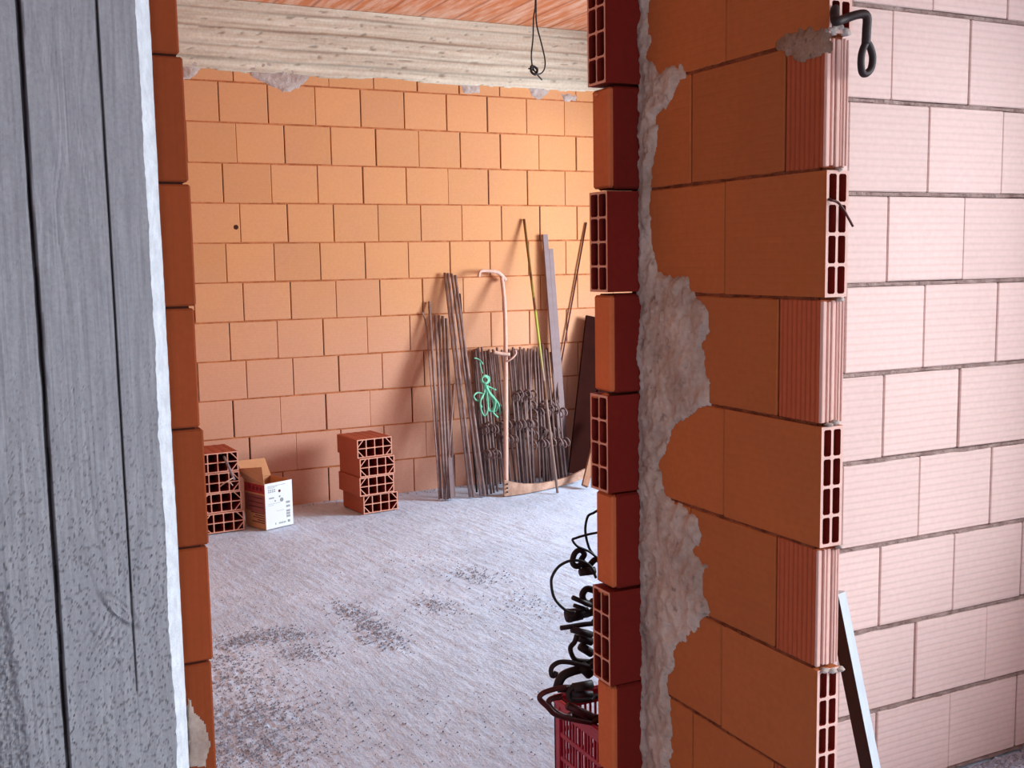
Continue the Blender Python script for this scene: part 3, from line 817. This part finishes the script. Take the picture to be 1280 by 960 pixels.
# blade: wide heel, curving up and away to the tip
mb = MB(); st = [(630.5, 600, 622, 6.62), (640, 602.5, 620.5, 6.615), (655, 605, 617.5, 6.62), (675, 604.5, 613.5, 6.645), (692, 601.5, 609.5, 6.68), (708, 597, 605.5, 6.71), (722, 591, 601, 6.73), (732, 586, 597, 6.74)]
V = []; Fc = []
for (x, yt, yb, Y) in st:
    a, b = at(x, yt, Y), at(x, yb, Y); b.z = max(b.z, .003)
    V += [a, b, b+Vector((0, .02, 0)), a+Vector((0, .02, .0))]
for i in range(len(st)-1):
    a = i*4
    for t in range(4): Fc.append((a+t, a+(t+1) % 4, a+4+(t+1) % 4, a+4+t))
Fc += [(0, 3, 2, 1), tuple(len(V)-4+t for t in range(4))]
mb.poly(V, Fc, M_blade)
for py in (605, 610, 615): p = at(634, py, 6.615); mb.tube([p, p+Vector((0, -.006, 0))], .006, M_steeld, 8)
part(mb, 'blade', root)

# ------------------------------------------------------------------ green stick, flat bars, thin rod, boards
bp = atf(697, 617); bp.z = .004; tp = at(655, 274, YB-.015)
o = rod('garden_stick', tp, bp, .010, M_green, 'tall thin green and yellow stick leaning on the back wall', 'stick')
bp = atf(704, 597); bp.z = .004; rod('flat_bar', at(681, 293, YB-.03), bp, 0, M_bar, 'taller of two wide grey bars leaning beside the green stick', 'bar', sq=(.019, .010))
bp = atf(709, 596); bp.z = .004; rod('flat_bar', at(688, 311, YB-.025), bp, 0, M_bar, 'shorter of two wide grey bars leaning beside the green stick', 'bar', sq=(.017, .010))
bp = atf(676, 596); bp.z = .004; rod('thin_rod', at(733, 278, YB-.01), bp, .006, M_steelr, 'thin reddish rod leaning the opposite way behind the grey bars', 'rod')
# dark brown board, its colour deepened for the shade it stands in
mb = MB(); Tm = Matrix.Translation((3.80, 6.86, .003)) @ Matrix.Rotation(math.radians(-9), 4, 'X') @ Matrix.Rotation(math.radians(13), 4, 'Y')
mb.box((0, 0, .06), (.34, .018, 1.25), M_dark, .003, Tm)
mb.box((.16, -.012, .2), (.21, 0, 1.1), M_dark, .003, Tm)
tag(mb.build('dark_board', origin=(3.8, 6.86, 0)), 'dark brown board leaning in the shade past the grey bars', 'board')
bp = atf(731, 611); bp.z = .02; rod('wood_offcut', at(752, 520, 6.80), bp, 0, M_wood2, 'short brown wooden batten leaning near the scythe tip', 'offcut', sq=(.022, .014))

# ------------------------------------------------------------------ red crate with clamps
cx0, cx1, cy0, cy1, ch = 1.500, 1.86, 2.415, 2.812, .30
root = empty('plastic_crate', ((cx0+cx1)/2, (cy0+cy1)/2, 0), 'red plastic crate with slotted sides standing behind the door opening', 'crate')
mb = MB()
def panel(T, L):
    # L long, slots in three rows between uprights
    e2 = .035
    for (a, b) in ((0, e2), (L-e2, L)): mb.box((a, 0, .002), (b, .012, ch), M_crate, .002, T)
    for (a, b) in ((.002, .03), (.105, .118), (.180, .193), (.252, .30)): mb.box((e2, .003, a), (L-e2, .010, b), M_crate, 0, T)
    n = int((L-2*e2)/.018)
    for i in range(1, n): x = e2+(L-2*e2)*i/n; mb.box((x-.0035, .004, .03), (x+.0035, .009, .252), M_crate, 0, T)
    mb.box((0, -.006, ch-.022), (L, .014, ch), M_crate, .003, T)
panel(Matrix.Translation((cx0, cy1, 0)) @ Matrix.Rotation(-PI/2, 4, 'Z'), cy1-cy0)
panel(Matrix.Translation((cx1, cy0, 0)) @ Matrix.Rotation(PI/2, 4, 'Z'), cy1-cy0)
panel(Matrix.Translation((cx0, cy0, 0)), cx1-cx0)
panel(Matrix.Translation((cx1, cy1, 0)) @ Matrix.Rotation(PI, 4, 'Z'), cx1-cx0)
part(mb, 'side_panels', root)
mb = MB(); mb.box((cx0+.012, cy0+.012, .003), (cx1-.012, cy1-.012, .010), M_crate); part(mb, 'crate_bottom', root)

z1 = lambda x, y: (660+x/5.65, 630+y/5.65)
z2 = lambda x, y: (660+x/5.65, 790+y/5.65)
GC = 'clamps piled in the red crate'
def cclamp(hookpx, r, Y, foot, label, m=M_steeld, extra=None, dY=0):
    P = [at(x, y, Y+dY*i) for i, (x, y) in enumerate(hookpx)]
    root = empty('formwork_clamp', foot, label, 'formwork clamp', GC)
    mb = MB(); e = P[-1]; f = Vector(foot)
    mb.tube(spline([e+Vector((-.004, 0, 0)), e+Vector((.035, .004, -.004)), f+Vector((0, 0, max(.1, (e.z-.02)*.75))), f], 6), r*1.05, m, 8); part(mb, 'bar', root, smooth=True)
    mb = MB(); mb.tube(spline(P, 5), r, m, 8)
    part(mb, 'hook', root, smooth=True)
    if extra:
        for (A_, B_, rr) in extra:
            mb = MB(); mb.tube([at(*A_, Y-.01), at(*B_, Y-.012)], rr, m, 8); part(mb, 'jaw', root, smooth=True)
    return root
cclamp([z1(400, 400), z1(350, 440), z1(315, 415), z1(330, 350), z1(370, 325), z1(398, 355), z1(375, 400), z1(400, 440), z1(450, 420)], .0085, 2.62, (1.66, 2.66, .02), 'clamp with a curled eye sticking out near the top of the crate pile', extra=[(z1(368, 482), z1(470, 470), .012)])
cclamp([z1(470, 610), z1(415, 600), z1(385, 640), z1(400, 690), z1(450, 710)], .010, 2.64, (1.70, 2.60, .02), 'clamp with a rounded dark end beside the hollow reveal brick', extra=[(z1(315, 660), z1(440, 715), .007), (z1(325, 715), z1(400, 740), .006)])
cclamp([z1(275, 745), z1(285, 815), z1(340, 800), z1(450, 770)], .0095, 2.66, (1.74, 2.68, .02), 'clamp with a stubby blunt jaw under the thin wire arc', extra=[(z1(270, 780), z1(420, 765), .016), (z1(290, 810), z1(380, 790), .012)])
cclamp([z1(232, 876), z1(300, 866), z1(400, 850), z1(460, 845)], .0075, 2.60, (1.64, 2.55, .02), 'clamp with a straight bar end pointing out of the pile', extra=[(z1(310, 885), z1(450, 925), .010)])
cclamp([z2(345, 20), z2(330, 70), z2(300, 110), z2(312, 165), z2(345, 200), z2(440, 210)], .0075, 2.64, (1.68, 2.74, .02), 'clamp with a small round hook halfway up the crate pile', extra=[(z2(360, 40), z2(450, 70), .012), (z2(370, 100), z2(450, 150), .013)])
cclamp([z2(200, 280), z2(185, 310), z2(165, 300), z2(168, 250), z2(215, 215), z2(280, 212), z2(345, 225), z2(440, 250)], .0072, 2.60, (1.62, 2.62, .02), 'clamp with a curled hook jutting out above the crate rim')
cclamp([z2(205, 400), z2(225, 340), z2(260, 300), z2(340, 270), z2(440, 250)], .0135, 2.63, (1.76, 2.60, .02), 'clamp with a thick slanted jaw lying across the crate corner', extra=[(z2(215, 400), z2(300, 400), .012), (z2(380, 240), z2(440, 300), .016)])
cclamp([z2(270, 390), z2(200, 400), z2(110, 430), z2(82, 470), z2(140, 530), z2(190, 580), z2(290, 612), z2(440, 640)], .0078, 2.58, (1.60, 2.58, .02), 'reddish clamp whose wide hook reaches lowest over the crate edge', M_steelr)
cclamp([z2(235, 460), z2(170, 470), z2(145, 500), z2(170, 545), z2(240, 590), z2(300, 600)], .0085, 2.60, (1.70, 2.52, .02), 'reddish clamp hook lying just inside the lowest hook', M_steelr, extra=[(z2(280, 520), z2(450, 600), .012)])
cclamp([z2(330, 370), z2(285, 430), z2(300, 475), z2(360, 485), z2(450, 475)], .0072, 2.56, (1.66, 2.50, .02), 'dark clamp hook in front at crate rim height', extra=[(z2(320, 395), z2(450, 370), .014), (z2(310, 440), z2(450, 440), .010)])
def wire(px, Y, r, label, dy=0.0):
    mb = MB(); mb.tube(spline([at(x, y, Y+dy*i) for i, (x, y) in enumerate(px)], 7), r, M_wire, 7)
    tag(mb.build('wire_loop', smooth=True, origin=tuple(at(*px[-1], Y))), label, 'wire', 'wires in the crate pile')
wire([z1(480, 520), z1(440, 440), z1(380, 405), z1(300, 400), z1(220, 440), z1(172, 510), z1(165, 570), z1(180, 650), z1(215, 705), z1(275, 755), z1(330, 765)], 2.60, .0042, 'black wire bowed in a wide arc from the clamp eye')
wire([z1(500, 40), z1(465, 62), z1(422, 90), z1(405, 190), z1(428, 300), z1(462, 355), z1(520, 420)], 2.63, .0038, 'black wire rising highest out of the crate pile')
wire([z1(500, 200), z1(420, 216), z1(340, 240), z1(315, 255), z1(350, 300), z1(430, 335), z1(500, 390)], 2.61, .0036, 'black wire folded in a sharp narrow loop')
# ------------------------------------------------------------------ hook and wire on the cut end of the stub wall
hk = at(1046, 25, 1.64)
root = empty('steel_hook', hk, 'dark bent steel hook hanging from the top brick end of the stub wall', 'hook')
zh = lambda x, y: (1010+x/8.73, y/8.73)
mb = MB(); Yh = 1.630
mb.tube(spline([at(*zh(330, 130), 1.70), at(*zh(295, 100), 1.655), at(*zh(292, 190), 1.640), at(*zh(310, 235), Yh), at(*zh(400, 205), Yh), at(*zh(520, 165), Yh-.005), at(*zh(610, 155), Yh-.008), at(*zh(645, 200), Yh-.008), at(*zh(640, 330), Yh-.006), at(*zh(632, 480), Yh-.004)], 6), .0088, M_steeld, 10)
part(mb, 'bar', root, smooth=True)
mb = MB(); mb.tube(spline([at(*zh(635, 470), Yh-.004), at(*zh(590, 570), Yh-.003), at(*zh(578, 700), Yh), at(*zh(595, 795), Yh), at(*zh(640, 800), Yh), at(*zh(690, 740), Yh), at(*zh(705, 620), Yh-.002), at(*zh(675, 510), Yh-.004)], 6, True), .0072, M_steeld, 10, True)
part(mb, 'eye', root, smooth=True)
zs_ = lambda x, y: (720+x/3.2, 240+y/3.2)
mb = MB(); mb.tube(spline([at(*zs_(1035, 25), 1.70), at(*zs_(1012, 30), 1.652), at(*zs_(1045, 40), 1.645), at(*zs_(1070, 70), 1.643), at(*zs_(1090, 105), 1.64), at(*zs_(1108, 138), 1.638)], 6), .0026, M_steelr, 7)
tag(mb.build('bent_tie', smooth=True, origin=tuple(at(*zs_(1012, 30), 1.652))), 'short bent brown tie sticking out of a hollow brick end', 'tie')

# ------------------------------------------------------------------ pale metal bar leaning behind the stub wall
a = at(1044, 740, 1.86); p2 = at(1088, 960, 1.80); b = a+(p2-a)*((a.z-.014)/(a.z-p2.z))
mb = MB(); t = (b-a).normalized(); nx = Vector((1, .1, 0)); nx = (nx-t*nx.dot(t)).normalized(); ny = t.cross(nx)
V = [p+nx*.0125*sx+ny*.020*sy for p in (a, b) for sx, sy in ((-1, -1), (1, -1), (1, 1), (-1, 1))]
mb.poly(V, [(0, 3, 2, 1), (4, 5, 6, 7), (0, 1, 5, 4), (1, 2, 6, 5), (2, 3, 7, 6)], M_alu); mb.poly(V, [(3, 0, 4, 7)], M_steeld)  # one face painted dark for the shaded hollow of a channel
tag(mb.build('metal_bar', origin=tuple(b)), 'pale straight metal bar leaning behind the stub wall against the lit bricks', 'bar')

# ------------------------------------------------------------------ wire hanging from the ceiling
mb = MB(); Y5 = 5.5; zw = lambda x, y: (480+x/4, y/4)
top = at(*zw(757, 0), Y5)
mb.tube(spline([Vector((top.x, Y5, 3.295)), at(*zw(757, 10), Y5), at(*zw(748, 90), Y5), at(*zw(745, 190), Y5), at(*zw(737, 270), Y5), at(*zw(740, 320), Y5), at(*zw(752, 355), Y5-.01), at(*zw(790, 400), Y5)], 6), .0042, M_wire, 7)
mb.tube(spline([Vector((top.x+.006, Y5, 3.295)), at(*zw(760, 20), Y5), at(*zw(763, 120), Y5+.01), at(*zw(785, 210), Y5+.01), at(*zw(805, 300), Y5), at(*zw(800, 350), Y5), at(*zw(775, 370), Y5), at(*zw(745, 350), Y5-.01), at(*zw(722, 342), Y5-.01)], 6), .0042, M_wire, 7)
mb.tube(spline([at(*zw(738, 330), Y5-.02), at(*zw(765, 345), Y5-.02), at(*zw(760, 372), Y5-.02), at(*zw(738, 360), Y5-.02)], 5, True), .007, M_wire, 7, True)
tag(mb.build('hanging_wire', smooth=True, origin=(top.x, Y5, 3.29)), 'knotted loop of dark wire hanging from the ceiling', 'wire')

# ------------------------------------------------------------------ crumbs of dried mortar on the floor
mb = MB()
def crumb(x, y, s):
    n = 5; a0 = rnd(0, 6.28); hgt = s*rnd(.2, .55); V = []
    for j in range(n): a = a0+2*PI*j/n; k_ = s*rnd(.6, 1.2); V.append((x+math.cos(a)*k_, y+math.sin(a)*k_*.8, -.003))
    V.append((x+rnd(-.3, .3)*s, y+rnd(-.3, .3)*s, hgt))
    mb.poly(V, [(j, (j+1) % n, n) for j in range(n)], M_crumb)
M_crumb = cement_mat('mortar_crumbs', lin(176, 182, 200), lin(140, 140, 152), 20, .6, .4)
def scatter(pxs, n, sp, s):
    P = [atf(*p) for p in pxs]
    for _ in range(int(n*1.3)):
        i = random.randrange(len(P)-1) if len(P) > 1 else 0
        t = random.random(); p = P[i].lerp(P[min(i+1, len(P)-1)], t)
        x, y = p.x+random.gauss(0, sp[0]), p.y+random.gauss(0, sp[1])
        crumb(x, y, s*rnd(.25, .95))
scatter([(285, 805), (330, 792), (378, 796)], 420, (.06, .05), .008)
scatter([(270, 815), (300, 845)], 200, (.06, .06), .008)
scatter([(275, 845), (320, 860)], 260, (.10, .08), .007)
scatter([(290, 885), (340, 905)], 520, (.14, .09), .007)
scatter([(280, 930), (330, 950)], 600, (.16, .09), .007)
scatter([(425, 755), (465, 780), (495, 805)], 330, (.05, .05), .009)
scatter([(365, 812), (400, 822)], 140, (.06, .04), .008)
scatter([(530, 750), (560, 762)], 120, (.06, .05), .008)
scatter([(580, 712), (610, 725)], 110, (.07, .06), .008)
scatter([(545, 690), (500, 728)], 90, (.2, .15), .006)
scatter([(400, 900), (640, 930)], 160, (.3, .15), .006)
scatter([(300, 740), (700, 800)], 220, (.5, .4), .005)
scatter([(640, 745), (690, 765)], 80, (.10, .08), .007)
for _ in range(700):
    x = rnd(1.7, 3.2); crumb(x, YW-abs(random.gauss(0, .06)), .011*rnd(.4, 1.6))
for _ in range(300):
    x = rnd(.1, 4.2); crumb(x, YB-abs(random.gauss(0, .05)), .008*rnd(.4, 1.3))
o = mb.build('mortar_debris'); o['kind'] = 'stuff'; tag(o, 'dark crumbs of dried mortar scattered over the concrete floor', 'debris')

# ------------------------------------------------------------------ light
w = bpy.data.worlds.new('world'); bpy.context.scene.world = w; w.use_nodes = True
w.node_tree.nodes['Background'].inputs[0].default_value = (.75, .85, 1, 1); w.node_tree.nodes['Background'].inputs[1].default_value = 1.0
def area(name, loc, target, sx, sy, power, col):
    l = bpy.data.lights.new(name, 'AREA'); l.shape = 'RECTANGLE'; l.size = sx; l.size_y = sy; l.energy = power; l.color = col
    o = bpy.data.objects.new(name, l); C.objects.link(o); o.location = loc
    o.rotation_euler = (Vector(target)-Vector(loc)).to_track_quat('-Z', 'Y').to_euler(); return o
area('daylight_front_window', (4.7, -.3, 2.65), (2.0, 2.0, .9), 2.8, 2.2, 405, (.84, .94, 1))
area('daylight_back_opening', (6.3, 4.4, 1.75), (3.2, 6.3, .9), 1.2, 1.3, 310, (.80, .92, 1))
area('fill_back_floor', (5.9, 3.0, 1.9), (2.0, 3.1, 0), 1.0, 1.4, 120, (.78, .92, 1))  # added fill to brighten the near floor, its window is invented
area('fill_rear', (.3, -2.75, 1.7), (.6, 2, 1.2), 1.7, 1.3, 36, (.86, .94, 1))  # added weak fill behind the camera, its window is invented
sc = bpy.context.scene
sc.view_settings.view_transform = 'Standard'; sc.view_settings.look = 'None'; sc.view_settings.exposure = 0
sc.cycles.max_bounces = 10; sc.cycles.diffuse_bounces = 8
